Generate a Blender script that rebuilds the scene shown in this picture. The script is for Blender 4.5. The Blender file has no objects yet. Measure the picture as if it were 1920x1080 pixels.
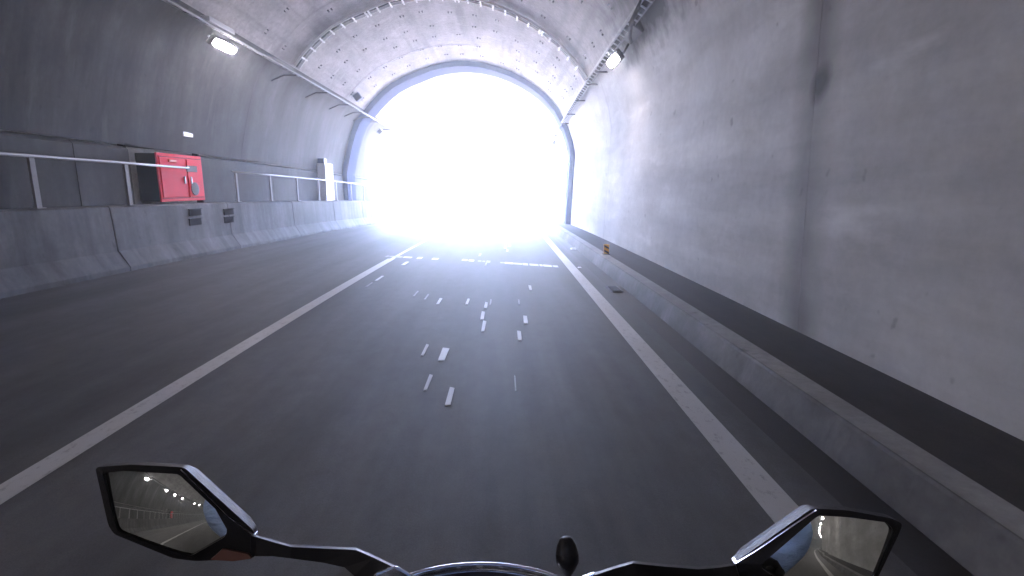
import bpy, math, random
from mathutils import Vector, Matrix
random.seed(7)
R = math.radians
S = bpy.context.scene
C = S.collection

# ------------------------------------------------------------------ camera
YAW, PITCH, ROLL = 0.02235, 0.18946, -0.00125
KX, GZ, H = 0.00136, -0.00135, 1.4          # plan curve, crest of the road, camera height
FPX = 1000.0                                 # focal length in pixels of a 1920 px wide frame
cy_, sy_ = math.cos(YAW), math.sin(YAW); cp_, sp_ = math.cos(PITCH), math.sin(PITCH)
RT = Vector((cy_, -sy_, 0)); FW = Vector((cp_*sy_, cp_*cy_, -sp_)); UP = Vector((sp_*sy_, sp_*cy_, cp_))
_c, _s = math.cos(ROLL), math.sin(ROLL)
RT, UP = RT*_c + UP*_s, UP*_c - RT*_s
CAM = Vector((0, 0, H))
cam = bpy.data.cameras.new('camera'); cam.sensor_width = 36; cam.lens = 36*FPX/1920
cam.clip_start = 0.02; cam.clip_end = 3000
co = bpy.data.objects.new('camera', cam); C.objects.link(co)
co.matrix_world = Matrix(((RT.x, UP.x, -FW.x, 0), (RT.y, UP.y, -FW.y, 0), (RT.z, UP.z, -FW.z, H), (0, 0, 0, 1)))
S.camera = co

# ------------------------------------------------------------------ sky, sun, exposure
SUN_EL, SUN_AZ = 67, -22                     # azimuth from +Y (ahead), clockwise: ahead and to the left, too high to shine far in
w = bpy.data.worlds.new('World'); S.world = w; w.use_nodes = True
nt = w.node_tree
sky = nt.nodes.new('ShaderNodeTexSky'); sky.sky_type = 'NISHITA'; sky.sun_disc = False
sky.sun_elevation = R(SUN_EL); sky.sun_rotation = R(SUN_AZ); sky.air_density = 1.0; sky.dust_density = .3; sky.ozone_density = 2.0
bg = nt.nodes['Background']; bg.inputs['Strength'].default_value = 0.15
nt.links.new(sky.outputs[0], bg.inputs['Color'])
sl = bpy.data.lights.new('sun', 'SUN'); sl.energy = 4.5; sl.angle = R(0.5); sl.color = (1, .95, .88)
so = bpy.data.objects.new('sun', sl); C.objects.link(so)
sd = Vector((math.sin(R(SUN_AZ))*math.cos(R(SUN_EL)), math.cos(R(SUN_AZ))*math.cos(R(SUN_EL)), math.sin(R(SUN_EL))))
so.rotation_euler = sd.to_track_quat('Z', 'Y').to_euler(); so.location = (0, 60, 60)
S.view_settings.view_transform = 'Standard'; S.view_settings.look = 'None'
S.view_settings.exposure = 5.3; S.view_settings.gamma = 1; S.view_settings.use_curve_mapping = False
S.view_settings.use_white_balance = True; S.view_settings.white_balance_temperature = 6450; S.view_settings.white_balance_tint = 27   # the camera's own balance
S.render.engine = 'CYCLES'
cyc = S.cycles
cyc.use_denoising = True; cyc.max_bounces = 10; cyc.diffuse_bounces = 6; cyc.glossy_bounces = 5
cyc.volume_bounces = 2; cyc.sample_clamp_indirect = 12; cyc.caustics_reflective = False; cyc.caustics_refractive = False
LAMP_W = 6.5                                # emission of a lamp face
LEAN = .125

# ------------------------------------------------------------------ geometry helpers
def off(y):
    yy = max(-150.0, y)
    x = KX*yy*yy/2 if yy < 60 else KX*1800 + KX*60*(yy-60)
    if y <= 0: z = 0.0
    elif y <= 40: z = GZ*y*y/2
    else: z = GZ*800 + GZ*40*(min(y, 110)-40)
    return x, z
def W(X, y, zr):                             # tunnel coordinates (across, along, height against the camera) to world
    ox, oz = off(y)
    return Vector((X+ox, y, H+zr+oz))
def road_z(X): return -1.4 - 0.016*X
def ray(px, py):
    return (FW + RT*((px-960)/FPX) - UP*((py-540)/FPX))
def at_y(px, py, y):
    r = ray(px, py); return CAM + r*(y/r.y)
def at_plane(px, py, P, n):
    r = ray(px, py); return CAM + r*((P-CAM).dot(n)/r.dot(n))

class MB:
    def __init__(s): s.v = []; s.f = []
    def quad(s, a, b, c, d):
        i = len(s.v); s.v += [tuple(a), tuple(b), tuple(c), tuple(d)]; s.f.append((i, i+1, i+2, i+3))
    def box(s, c, d, M=None):
        i = len(s.v)
        for x in (-.5, .5):
            for y in (-.5, .5):
                for z in (-.5, .5):
                    p = Vector((x*d[0], y*d[1], z*d[2]))
                    if M: p = M @ p
                    s.v.append(tuple(p + Vector(c)))
        s.f += [tuple(i+k for k in q) for q in ((0,1,3,2),(4,6,7,5),(0,4,5,1),(2,3,7,6),(0,2,6,4),(1,5,7,3))]
    def hexa(s, p):                          # 8 points: bottom ring 0-3, top ring 4-7
        i = len(s.v); s.v += [tuple(q) for q in p]
        s.f += [tuple(i+k for k in q) for q in ((3,2,1,0),(4,5,6,7),(0,1,5,4),(1,2,6,5),(2,3,7,6),(3,0,4,7))]
    def tube(s, pts, r, n=8, caps=True):
        pts = [Vector(p) for p in pts]; rs = r if isinstance(r, (list, tuple)) else [r]*len(pts)
        base = len(s.v); prev = None
        for k, p in enumerate(pts):
            t = (pts[min(k+1, len(pts)-1)] - pts[max(k-1, 0)]).normalized()
            a = prev if prev else (Vector((0, 0, 1)) if abs(t.z) < .9 else Vector((1, 0, 0)))
            u = (a - t*a.dot(t)).normalized(); v = t.cross(u); prev = u
            for j in range(n):
                g = 2*math.pi*j/n
                s.v.append(tuple(p + (u*math.cos(g) + v*math.sin(g))*rs[k]))
        for k in range(len(pts)-1):
            for j in range(n):
                a = base+k*n+j; b = base+k*n+(j+1) % n
                s.f.append((a, b, b+n, a+n))
        if caps:
            s.f.append(tuple(base+j for j in range(n))[::-1]); e = base+(len(pts)-1)*n
            s.f.append(tuple(e+j for j in range(n)))
    def sweep(s, prof, ys, closed=False):    # profile of (X, zr) swept along the tunnel
        b = len(s.v); m = len(prof)
        for y in ys:
            for (X, z) in prof: s.v.append(tuple(W(X, y, z)))
        for k in range(len(ys)-1):
            for j in range(m if closed else m-1):
                a = b+k*m+j; c = b+k*m+(j+1) % m
                s.f.append((a, c, c+m, a+m))
        if closed:
            s.f.append(tuple(b+j for j in range(m))[::-1]); e = b+(len(ys)-1)*m
            s.f.append(tuple(e+j for j in range(m)))
    def prism(s, A, B):                      # two rings of the same length
        i = len(s.v); n = len(A); s.v += [tuple(p) for p in A] + [tuple(p) for p in B]
        s.f.append(tuple(range(i, i+n))); s.f.append(tuple(range(i+n, i+2*n))[::-1])
        for j in range(n):
            k = (j+1) % n; s.f.append((i+j, i+n+j, i+n+k, i+k))
    def lathe(s, P, axis, prof, n=24):       # prof: (radius, distance along axis)
        axis = Vector(axis).normalized(); a = Vector((1, 0, 0)) if abs(axis.x) < .8 else Vector((0, 1, 0))
        u = (a-axis*a.dot(axis)).normalized(); v = axis.cross(u); b = len(s.v)
        for (r, h) in prof:
            for j in range(n):
                g = 2*math.pi*j/n; s.v.append(tuple(Vector(P)+axis*h+(u*math.cos(g)+v*math.sin(g))*r))
        for k in range(len(prof)-1):
            for j in range(n):
                a = b+k*n+j; c = b+k*n+(j+1) % n; s.f.append((a, c, c+n, a+n))
        s.f.append(tuple(b+j for j in range(n))[::-1]); e = b+(len(prof)-1)*n; s.f.append(tuple(e+j for j in range(n)))
    def mesh(s, name, m, smooth=False):
        me = bpy.data.meshes.new(name); me.from_pydata(s.v, [], s.f); me.update()
        if m: me.materials.append(m)
        if smooth:
            for p in me.polygons: p.use_smooth = True
        return me
    def build(s, name, m, parent=None, smooth=False, bevel=0):
        return obj(name, s.mesh(name, m, smooth), parent, bevel)

def obj(name, me, parent=None, bevel=0, loc=None):
    o = bpy.data.objects.new(name, me); C.objects.link(o)
    if loc is not None: o.location = loc
    if parent is not None: adopt(o, parent)
    if bevel:
        b = o.modifiers.new('bevel', 'BEVEL'); b.width = bevel; b.segments = 2; b.limit_method = 'ANGLE'; b.angle_limit = R(40)
    return o
def world_loc(o):
    p = Vector(o.location)
    if o.parent: p = o.matrix_parent_inverse @ p + world_loc(o.parent)
    return p
def adopt(o, parent):
    o.parent = parent; o.matrix_parent_inverse = Matrix.Translation(-world_loc(parent))
def tag(o, label, cat, group=None):
    o['label'] = label; o['category'] = cat
    if group: o['group'] = group
    return o
def thing(name, label, cat, loc, group=None):
    o = bpy.data.objects.new(name, None); C.objects.link(o); o.location = loc; o.empty_display_size = .1
    return tag(o, label, cat, group)
def struct(o): o['kind'] = 'structure'; return o
def frange(a, b, st):
    n = max(1, int(round((b-a)/st))); return [a+(b-a)*i/n for i in range(n+1)]

# ------------------------------------------------------------------ materials
def newmat(name):
    m = bpy.data.materials.new(name); m.use_nodes = True
    return m, m.node_tree, m.node_tree.nodes['Principled BSDF']
def N(nt, t, **k):
    n = nt.nodes.new(t)
    for a, b in k.items(): setattr(n, a, b)
    return n
def noise(nt, sc, scale=(1, 1, 1), detail=6, rough=.55, loc=(0, 0, 0)):
    tc = N(nt, 'ShaderNodeNewGeometry'); mp = N(nt, 'ShaderNodeMapping'); mp.inputs['Scale'].default_value = scale; mp.inputs['Location'].default_value = loc
    nt.links.new(tc.outputs['Position'], mp.inputs['Vector'])
    n = N(nt, 'ShaderNodeTexNoise'); n.inputs['Scale'].default_value = sc; n.inputs['Detail'].default_value = detail; n.inputs['Roughness'].default_value = rough
    nt.links.new(mp.outputs[0], n.inputs['Vector'])
    return n.outputs['Fac']
def ramp(nt, src, p0, p1, c0=(0, 0, 0, 1), c1=(1, 1, 1, 1)):
    r = N(nt, 'ShaderNodeValToRGB'); r.color_ramp.elements[0].position = p0; r.color_ramp.elements[1].position = p1
    r.color_ramp.elements[0].color = c0; r.color_ramp.elements[1].color = c1
    nt.links.new(src, r.inputs[0]); return r.outputs[0]
def mix(nt, fac, a, b, mode='MIX'):
    m = N(nt, 'ShaderNodeMix', data_type='RGBA', blend_type=mode)
    for s, i in ((fac, 0), (a, 6), (b, 7)):
        if isinstance(s, (int, float)): m.inputs[i].default_value = s
        elif isinstance(s, tuple): m.inputs[i].default_value = s if len(s) == 4 else s+(1,)
        else: nt.links.new(s, m.inputs[i])
    return m.outputs[2]
def math_(nt, op, a, b=None, clamp=False):
    m = N(nt, 'ShaderNodeMath', operation=op, use_clamp=clamp)
    for s, i in ((a, 0), (b, 1)):
        if s is None: continue
        if isinstance(s, (int, float)): m.inputs[i].default_value = s
        else: nt.links.new(s, m.inputs[i])
    return m.outputs[0]
def mad(nt, a, b, c):
    m = N(nt, 'ShaderNodeMath', operation='MULTIPLY_ADD'); nt.links.new(a, m.inputs[0]); m.inputs[1].default_value = b; m.inputs[2].default_value = c
    return m.outputs[0]
def bump(nt, bs, src, strength, dist=.02):
    b = N(nt, 'ShaderNodeBump'); b.inputs['Strength'].default_value = strength; b.inputs['Distance'].default_value = dist
    nt.links.new(src, b.inputs['Height']); nt.links.new(b.outputs[0], bs.inputs['Normal'])
def plain(name, col, rough=.5, metal=0, coat=0, var=.12, sc=30, bmp=0, spec=.5):
    m, nt, bs = newmat(name); bs.inputs['Specular IOR Level'].default_value = spec
    n = noise(nt, sc)
    c = mix(nt, n, tuple(x*(1-var) for x in col), tuple(min(1, x*(1+var)) for x in col))
    nt.links.new(c, bs.inputs['Base Color']); bs.inputs['Metallic'].default_value = metal
    rr = mad(nt, n, .2, rough-.1)
    nt.links.new(rr, bs.inputs['Roughness'])
    bs.inputs['Coat Weight'].default_value = coat; bs.inputs['Coat Roughness'].default_value = .08
    if bmp: bump(nt, bs, noise(nt, sc*4), bmp, .004)
    return m
def blob(nt, c, rad):                        # 0..1 mask of a stain round a point, its rim broken by noise
    g = N(nt, 'ShaderNodeNewGeometry'); v = N(nt, 'ShaderNodeVectorMath', operation='SUBTRACT'); v.inputs[1].default_value = c
    nt.links.new(g.outputs['Position'], v.inputs[0])
    d = N(nt, 'ShaderNodeVectorMath', operation='DIVIDE'); d.inputs[1].default_value = rad; nt.links.new(v.outputs[0], d.inputs[0])
    l = N(nt, 'ShaderNodeVectorMath', operation='LENGTH'); nt.links.new(d.outputs[0], l.inputs[0])
    q = mad(nt, noise(nt, 3.0), 1.2, -.6)
    t = math_(nt, 'ADD', l.outputs['Value'], q)
    return ramp(nt, t, .25, 1.05, (1, 1, 1, 1), (0, 0, 0, 1))
def concrete(name, light, dark, soot=.5, streak=(1, 2.2, .22), joints=(), blobs=(), boards=False, rough=.8, fine_=(.72, 1.12), pale_=(1, 1.6, .5), bmp=.12):
    m, nt, bs = newmat(name)
    big = ramp(nt, noise(nt, .55, (1, 1, 1), 5, .6), .3, .72)
    c = mix(nt, big, dark, light)
    st = ramp(nt, noise(nt, 1.0, streak, 7, .62, (3, 1, 2)), .38, .68)
    c = mix(nt, math_(nt, 'MULTIPLY', st, soot), c, tuple(x*.42 for x in dark))
    fine = ramp(nt, noise(nt, 9, (1, 1, 1), 8, .7), .3, .75, (fine_[0],)*3+(1,), (fine_[1],)*3+(1,))
    c = mix(nt, 1.0, c, fine, 'MULTIPLY')
    if boards:                               # faint marks of the shuttering
        bd = ramp(nt, noise(nt, 1.0, (2.6, .16, 2.6), 3, .5, (7, 0, 1)), .52, .62, (1, 1, 1, 1), (.80, .79, .80, 1))
        c = mix(nt, 1.0, c, bd, 'MULTIPLY')
    pale = ramp(nt, noise(nt, 1.6, pale_, 5, .6, (11, 4, 8)), .6, .75)
    c = mix(nt, math_(nt, 'MULTIPLY', pale, .35), c, tuple(min(1, x*1.35) for x in light))
    pit = ramp(nt, noise(nt, 5.0, (1, 1, 1), 2, .5, (1, 9, 5)), .70, .76)
    c = mix(nt, math_(nt, 'MULTIPLY', pit, .5), c, tuple(x*.35 for x in dark))
    if joints:
        g = N(nt, 'ShaderNodeNewGeometry'); sp = N(nt, 'ShaderNodeSeparateXYZ'); nt.links.new(g.outputs['Position'], sp.inputs[0])
        wob = mad(nt, noise(nt, 1.1), .5, -.25)
        for (yj, wd, amt) in joints:
            ln = mad(nt, sp.outputs[2], -LEAN if yj == 4.45 else 0.0, LEAN*.3 if yj == 4.45 else 0.0)
            yc = math_(nt, 'ADD', sp.outputs[1], ln)
            d = math_(nt, 'ABSOLUTE', math_(nt, 'SUBTRACT', math_(nt, 'ADD', yc, math_(nt, 'MULTIPLY', wob, wd*1.6)), yj))
            k = ramp(nt, math_(nt, 'DIVIDE', d, wd), .15, 1.0, (1, 1, 1, 1), (0, 0, 0, 1))
            k = math_(nt, 'MULTIPLY', k, math_(nt, 'MULTIPLY', ramp(nt, noise(nt, .9, (1, .4, 1), 4, .5, (2, 2, 6)), .25, .6, (.45, .45, .45, 1)), amt))
            c = mix(nt, k, c, tuple(x*.42 for x in dark))
    for (p, r_, amt) in blobs:
        c = mix(nt, math_(nt, 'MULTIPLY', blob(nt, p, r_), amt), c, tuple(x*.2 for x in dark))
    nt.links.new(c, bs.inputs['Base Color']); bs.inputs['Roughness'].default_value = rough
    bump(nt, bs, noise(nt, 14, (1, .5, 1), 6, .6), bmp, .02)
    return m
M = {}
JOINTS = [4.45, 13.9, 21.9]
M['vault'] = concrete('vault_concrete', (.62, .595, .60), (.40, .385, .39), .5, (2.2, .5, 2.2), [(13.9, .12, .35)], boards=True,
                      blobs=[(tuple(W(2.05, 9.2, 3.2)), (.5, 3.0, .5), 1.0)])
M['wall_r'] = concrete('right_wall_concrete', (.72, .715, .71), (.50, .495, .49), .5, (1, .22, 1.5), fine_=(.88, 1.05), pale_=(1, .35, 1.2), bmp=.06, joints=[(4.45, .36, .95), (13.9, .10, .25)],
                       blobs=[(tuple(W(2.66, 4.62, .86)), (.3, .16, .2), 1.0), (tuple(W(2.4, 9.0, 2.75)), (.6, 3.2, .55), 1.0), (tuple(W(2.6, 3.1, 1.75)), (.5, .4, .4), .5)])
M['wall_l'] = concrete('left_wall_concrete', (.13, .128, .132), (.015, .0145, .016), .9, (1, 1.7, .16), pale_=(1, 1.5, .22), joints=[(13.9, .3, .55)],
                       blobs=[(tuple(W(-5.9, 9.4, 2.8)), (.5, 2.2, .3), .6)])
M['dado'] = concrete('dado_concrete', (.10, .10, .105), (.035, .035, .038), .6, (1, 1.6, .4))
M['barrier'] = concrete('barrier_concrete', (.19, .19, .2), (.065, .065, .068), .75, (1, 2.6, .3))
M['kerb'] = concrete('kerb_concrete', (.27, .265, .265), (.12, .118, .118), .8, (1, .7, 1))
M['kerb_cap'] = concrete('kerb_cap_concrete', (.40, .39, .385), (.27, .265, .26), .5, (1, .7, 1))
M['shell'] = concrete('headwall_concrete', (.42, .41, .39), (.3, .29, .28), .3)
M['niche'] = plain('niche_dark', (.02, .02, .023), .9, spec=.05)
M['band'] = plain('band_bluegrey', (.022, .04, .12), .9, var=.1, sc=3); M['band'].node_tree.nodes['Principled BSDF'].inputs['Specular IOR Level'].default_value = .1

def asphalt(name, base, rough=.7, patch=.38):
    m, nt, bs = newmat(name)
    a = noise(nt, 160, (1, 1, 1), 3, .6); b = noise(nt, .8, (1.6, .12, 1), 5, .6)
    c = mix(nt, a, tuple(x*.6 for x in base), tuple(x*1.45 for x in base))
    c = mix(nt, 1.0, c, ramp(nt, b, .36, .64, (1-patch, 1-patch, 1-patch, 1), (1+patch, 1+patch, 1+patch, 1)), 'MULTIPLY')
    c = mix(nt, 1.0, c, ramp(nt, noise(nt, 7, (1, .6, 1), 7, .7), .3, .7, (.84, .84, .84, 1), (1.14, 1.14, 1.14, 1)), 'MULTIPLY')
    nt.links.new(c, bs.inputs['Base Color'])
    rr = mad(nt, b, .22, rough-.11)
    nt.links.new(rr, bs.inputs['Roughness'])
    bs.inputs['Specular IOR Level'].default_value = .36
    bump(nt, bs, a, .25, .004)
    return m
M['asphalt'] = asphalt('asphalt', (.078, .078, .081))
M['gutter'] = asphalt('gutter_asphalt', (.032, .03, .031), .6)
M['walk'] = asphalt('walkway_asphalt', (.042, .038, .037), .9)
def paint(name, col, wear=.45):
    m, nt, bs = newmat(name)
    k = ramp(nt, noise(nt, 26, (1, .5, 1), 8, .7), wear-.12, wear+.1)
    c = mix(nt, k, tuple(x*.35 for x in col), col)
    c = mix(nt, 1.0, c, ramp(nt, noise(nt, 1.2, (1, .5, 1), 4), .3, .7, (.75, .75, .75, 1), (1, 1, 1, 1)), 'MULTIPLY')
    nt.links.new(c, bs.inputs['Base Color']); bs.inputs['Roughness'].default_value = .55
    bump(nt, bs, noise(nt, 160), .3, .003)
    return m
M['line'] = paint('lane_paint', (.52, .52, .52), .36)
M['fleck'] = paint('fleck_paint', (.62, .62, .64), .3)
M['faint'] = paint('faint_paint', (.30, .30, .31), .4)
M['ground'] = plain('ground_gravel', (.46, .43, .38), .9, var=.3, sc=.6)
M['steel'] = plain('galvanised_steel', (.36, .37, .39), .5, .5, sc=12)
M['tray'] = plain('tray_steel', (.22, .22, .24), .6, .3, sc=12)
M['white_steel'] = plain('white_steel', (.78, .78, .78), .5, sc=12)
M['dark_steel'] = plain('dark_steel', (.035, .036, .045), .6, .2, sc=12)
M['post'] = plain('post_grey', (.30, .30, .31), .7, 0, sc=14, spec=.2)
M['red'] = plain('red_paint', (.86, .025, .05), .6, sc=5, var=.15, spec=.12)
M['redd'] = plain('red_trim', (.36, .015, .025), .6, spec=.1)
M['orange'] = plain('orange_lamp', (.75, .10, .03), .4)
M['greyplate'] = plain('grey_plate', (.20, .19, .22), .7, spec=.15)
M['white'] = plain('white_enamel', (.80, .80, .80), .45, sc=6)
M['black'] = plain('black_plastic', (.004, .004, .005), .5, sc=60, bmp=.2, spec=.25)
M['gloss'] = plain('gloss_black', (.004, .004, .006), .35, coat=.5, sc=60, spec=.3)
M['silver'] = plain('silver_paint', (.74, .74, .80), .34, .6, sc=80, var=.05)
M['chrome'] = plain('chrome', (.72, .74, .80), .14, 1, var=.03)
M['rubber'] = plain('rubber', (.02, .02, .02), .8, sc=40)
M['amber'] = plain('amber_lens', (.10, .025, .01), .3, coat=.4)
M['yellow'] = plain('yellow_reflector', (.85, .40, .02), .4)
M['blue_box'] = plain('blue_grey_box', (.06, .09, .16), .5)
M['dial'] = plain('dial_black', (.01, .01, .02), .35)
M['visor'] = plain('visor', (.01, .01, .012), .12, coat=.5)
M['body'] = plain('fairing_blue_black', (.02, .022, .03), .3, coat=.5)
m, nt_, bs_ = newmat('mirror_glass'); bs_.inputs['Metallic'].default_value = 1; bs_.inputs['Roughness'].default_value = .015
cc = mix(nt_, noise(nt_, 40), (.48, .50, .47), (.54, .56, .52)); nt_.links.new(cc, bs_.inputs['Base Color']); M['mirror'] = m
m, nt_, bs_ = newmat('lamp_glow'); bs_.inputs['Base Color'].default_value = (.9, .9, .9, 1)
cc = mix(nt_, noise(nt_, 8), (1, .97, .86), (1, .98, .90)); nt_.links.new(cc, bs_.inputs['Emission Color']); bs_.inputs['Emission Strength'].default_value = LAMP_W; M['glow'] = m
m, nt_, bs_ = newmat('rider_cloth')
g = N(nt_, 'ShaderNodeNewGeometry'); sp = N(nt_, 'ShaderNodeSeparateXYZ'); nt_.links.new(g.outputs['Position'], sp.inputs[0])
k = ramp(nt_, sp.outputs[2], .855, .862)
wv = noise(nt_, 240, (1, 1, 1), 2)
bl = mix(nt_, wv, (.36, .50, .78), (.46, .60, .85)); tr = mix(nt_, wv, (.02, .022, .03), (.04, .042, .05))
nt_.links.new(mix(nt_, k, tr, bl), bs_.inputs['Base Color']); bs_.inputs['Roughness'].default_value = .9
bump(nt_, bs_, noise(nt_, 7, (1, 1, 4.5), 4, .6), 1.0, .03); M['cloth'] = m

# ================================================================== THE TUNNEL
Y0, Y1 = -150.0, 27.0
TRL, TRR = (-5.42, 3.0), (2.17, 2.75)        # cable tray lines
right_wall = [(2.57, -1.40), (2.59, -.6), (2.63, .2), (2.66, .85), (2.70, 1.55), (2.60, 2.05), (2.40, 2.62), (2.20, 2.98)]
arch = [(2.20, 2.98), (2.01, 3.33), (1.72, 3.65), (1.43, 3.93), (1.05, 4.21), (.65, 4.45), (.15, 4.69), (-.39, 4.88), (-.95, 5.01), (-1.54, 5.07), (-2.0, 5.06),
        (-2.45, 5.01), (-2.98, 4.90), (-3.49, 4.71), (-4.03, 4.50), (-4.54, 4.24), (-4.95, 3.93), (-5.32, 3.58), (-5.62, 3.25)]
left_wall = [(-5.62, 3.25), (-5.82, 3.04), (-5.98, 2.84), (-6.18, 2.40), (-6.33, 1.95), (-6.47, 1.45), (-6.58, 1.0), (-6.62, .775)]
full = right_wall + arch[1:] + left_wall[1:]
def offset(prof, d):                         # push a profile outwards from the tunnel's axis
    out = []
    for i, p in enumerate(prof):
        a = Vector(prof[max(0, i-1)]); b = Vector(prof[min(len(prof)-1, i+1)]); t = (b-a).normalized()
        out.append((p[0]+t.y*d, p[1]-t.x*d))
    return out
tunnel = thing('tunnel', 'concrete road tunnel with an arched vault, bright at its open far end', 'tunnel', W(-1.9, 5, -1.4))
joints_all = [Y0+.3] + [y for y in [-140.5+9.0*i for i in range(17)] if y < 4 and y > Y0+2] + JOINTS + [Y1]
joints_all = sorted(set(round(j, 2) for j in joints_all)); joints_all = [j for j in joints_all if not (-2 < j < 4)]
for a, b in zip(joints_all[:-1], joints_all[1:]):
    ys = frange(a+.003, b-.003, 1.5)
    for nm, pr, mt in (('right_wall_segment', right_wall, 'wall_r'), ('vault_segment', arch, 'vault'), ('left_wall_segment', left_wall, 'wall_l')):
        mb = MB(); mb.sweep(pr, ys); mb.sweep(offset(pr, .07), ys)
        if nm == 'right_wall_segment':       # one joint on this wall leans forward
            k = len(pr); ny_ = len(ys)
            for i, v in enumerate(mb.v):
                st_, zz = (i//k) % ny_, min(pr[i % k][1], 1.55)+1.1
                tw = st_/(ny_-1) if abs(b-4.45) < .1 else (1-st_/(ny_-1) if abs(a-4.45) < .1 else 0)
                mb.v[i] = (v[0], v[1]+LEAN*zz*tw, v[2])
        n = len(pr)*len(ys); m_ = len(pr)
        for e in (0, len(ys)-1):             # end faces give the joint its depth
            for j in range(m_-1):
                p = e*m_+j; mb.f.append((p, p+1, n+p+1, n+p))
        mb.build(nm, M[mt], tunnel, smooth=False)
for o in list(C.objects):
    if o.name.startswith(('vault_segment', 'left_wall', 'right_wall')):
        for p in o.data.polygons: p.use_smooth = True
        o.data.set_sharp_from_angle(angle=R(28)) if hasattr(o.data, 'set_sharp_from_angle') else None
mb = MB(); mb.sweep(offset([(2.56, -1.9)]+full+[(-6.62, -.9)], .12), frange(Y0, Y1-.02, 3.0)); mb.build('outer_shell', M['shell'], tunnel)
mb = MB(); mb.sweep(offset(full, .018), frange(Y0+.1, Y1-.05, 3.0)); mb.build('joint_seal', M['vault'], tunnel)
# raised blue-grey ring on the lining, near the mouth
mb = MB(); ring = [(2.565, -1.26)] + right_wall[1:] + arch[1:] + left_wall[1:] + [(-6.62, -.24)]
ys = frange(21.95, 23.0, .525); A = offset(ring, -.19); B = offset(ring, .02)
mb.sweep(A, ys); mb.sweep(B, ys); m_ = len(ring); n = m_*len(ys)
for e in (0, len(ys)-1):
    for j in range(m_-1):
        p = e*m_+j; mb.f.append((p, p+1, n+p+1, n+p))
o = mb.build('portal_ring', M['band'], tunnel); o['label'] = 'blue-grey painted ring round the lining near the tunnel mouth'
# headwall, and an added cap that shuts the sky out of the far end
mb = MB(); outer = [(X*1.9+1.6, -2.6 if z < -1 else (z+1.4)*1.5-1.0) for X, z in full]
inn = offset(full, .0)
for j in range(len(full)-1):
    p = [W(inn[j][0], Y1, inn[j][1]), W(inn[j+1][0], Y1, inn[j+1][1]), W(outer[j+1][0], Y1, outer[j+1][1]), W(outer[j][0], Y1, outer[j][1])]
    q = [v+Vector((0, .6, 0)) for v in p]; mb.hexa(p+q)
mb.build('headwall', M['shell'], tunnel)
mb = MB(); mb.prism([W(X, Y0-.2, z) for X, z in [(2.9, -1.9)]+offset(full, .2)+[(-7, -1.9)]], [W(X, Y0-.8, z) for X, z in [(2.9, -1.9)]+offset(full, .2)+[(-7, -1.9)]])
mb.build('added_end_cap', M['shell'], tunnel)
# lower left wall (dado) with its niche
DX = -6.60
NA, NB = 9.83, 12.0
def dado_piece(a, b):
    mb = MB(); mb.sweep([(DX, -.262), (DX, .70), (DX-.05, .75), (DX-.12, .76), (DX-.12, -.262)], frange(a, b, 1.8), closed=True)
    return mb.build('dado_panel', M['dado'], tunnel)
NICHES = [(NA, NB), (-33.2, -31.0)]
edges = [Y0+.2] + [e for n_ in sorted(NICHES) for e in n_] + [Y1-.05]
for a, b in zip(edges[0::2], edges[1::2]):
    ys = [a]
    while ys[-1] + 4.6 < b: ys.append(ys[-1]+3.6)
    ys.append(b)
    for p, q in zip(ys[:-1], ys[1:]): dado_piece(p+.006, q-.006)
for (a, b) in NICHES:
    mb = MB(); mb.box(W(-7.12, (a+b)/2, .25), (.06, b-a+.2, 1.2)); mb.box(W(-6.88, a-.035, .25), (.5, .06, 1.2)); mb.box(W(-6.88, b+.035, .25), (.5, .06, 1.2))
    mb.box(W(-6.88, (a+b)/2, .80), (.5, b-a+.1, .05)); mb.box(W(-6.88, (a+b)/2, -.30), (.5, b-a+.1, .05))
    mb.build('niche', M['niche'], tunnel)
# anchor marks in pairs on the vault
mb = MB(); cum = [0]
for p, q in zip(arch[:-1], arch[1:]): cum.append(cum[-1]+(Vector(q)-Vector(p)).length)
def on_arch(s):
    for i in range(len(arch)-1):
        if s <= cum[i+1]:
            t = (s-cum[i])/(cum[i+1]-cum[i]); p = Vector(arch[i]).lerp(Vector(arch[i+1]), t); d = (Vector(arch[i+1])-Vector(arch[i])).normalized()
            return p, d
    return Vector(arch[-1]), (Vector(arch[-1])-Vector(arch[-2])).normalized()
y = 7.2
while y < 21.6:
    for i in range(13):
        s = .35 + i*(cum[-1]-.7)/12 + random.uniform(-.08, .08); yy = y+random.uniform(-.12, .12)
        if random.random() < .12: continue
        p, d = on_arch(s); Mx = Matrix.Rotation(math.atan2(d.y, d.x), 3, 'Y').inverted()
        for e in (-.045, .045):
            q = p + d*e; c = W(q.x - d.y*.006, yy, q.y + d.x*.006*1)
            mb.box(c, (random.uniform(.025, .04), random.uniform(.04, .1), .045), Mx)
    y += 1.15
o = mb.build('anchor_marks', M['dark_steel'], tunnel); o['kind'] = 'stuff'
# thin white conduit over the left haunch
mb = MB(); mb.tube([W(on_arch(s)[0].x, 19.6+.002*s, on_arch(s)[0].y-.03) for s in frange(cum[-1]*.45, cum[-1]-.15, .35)], .008, 6); mb.build('conduit', M['white_steel'], tunnel)

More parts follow.
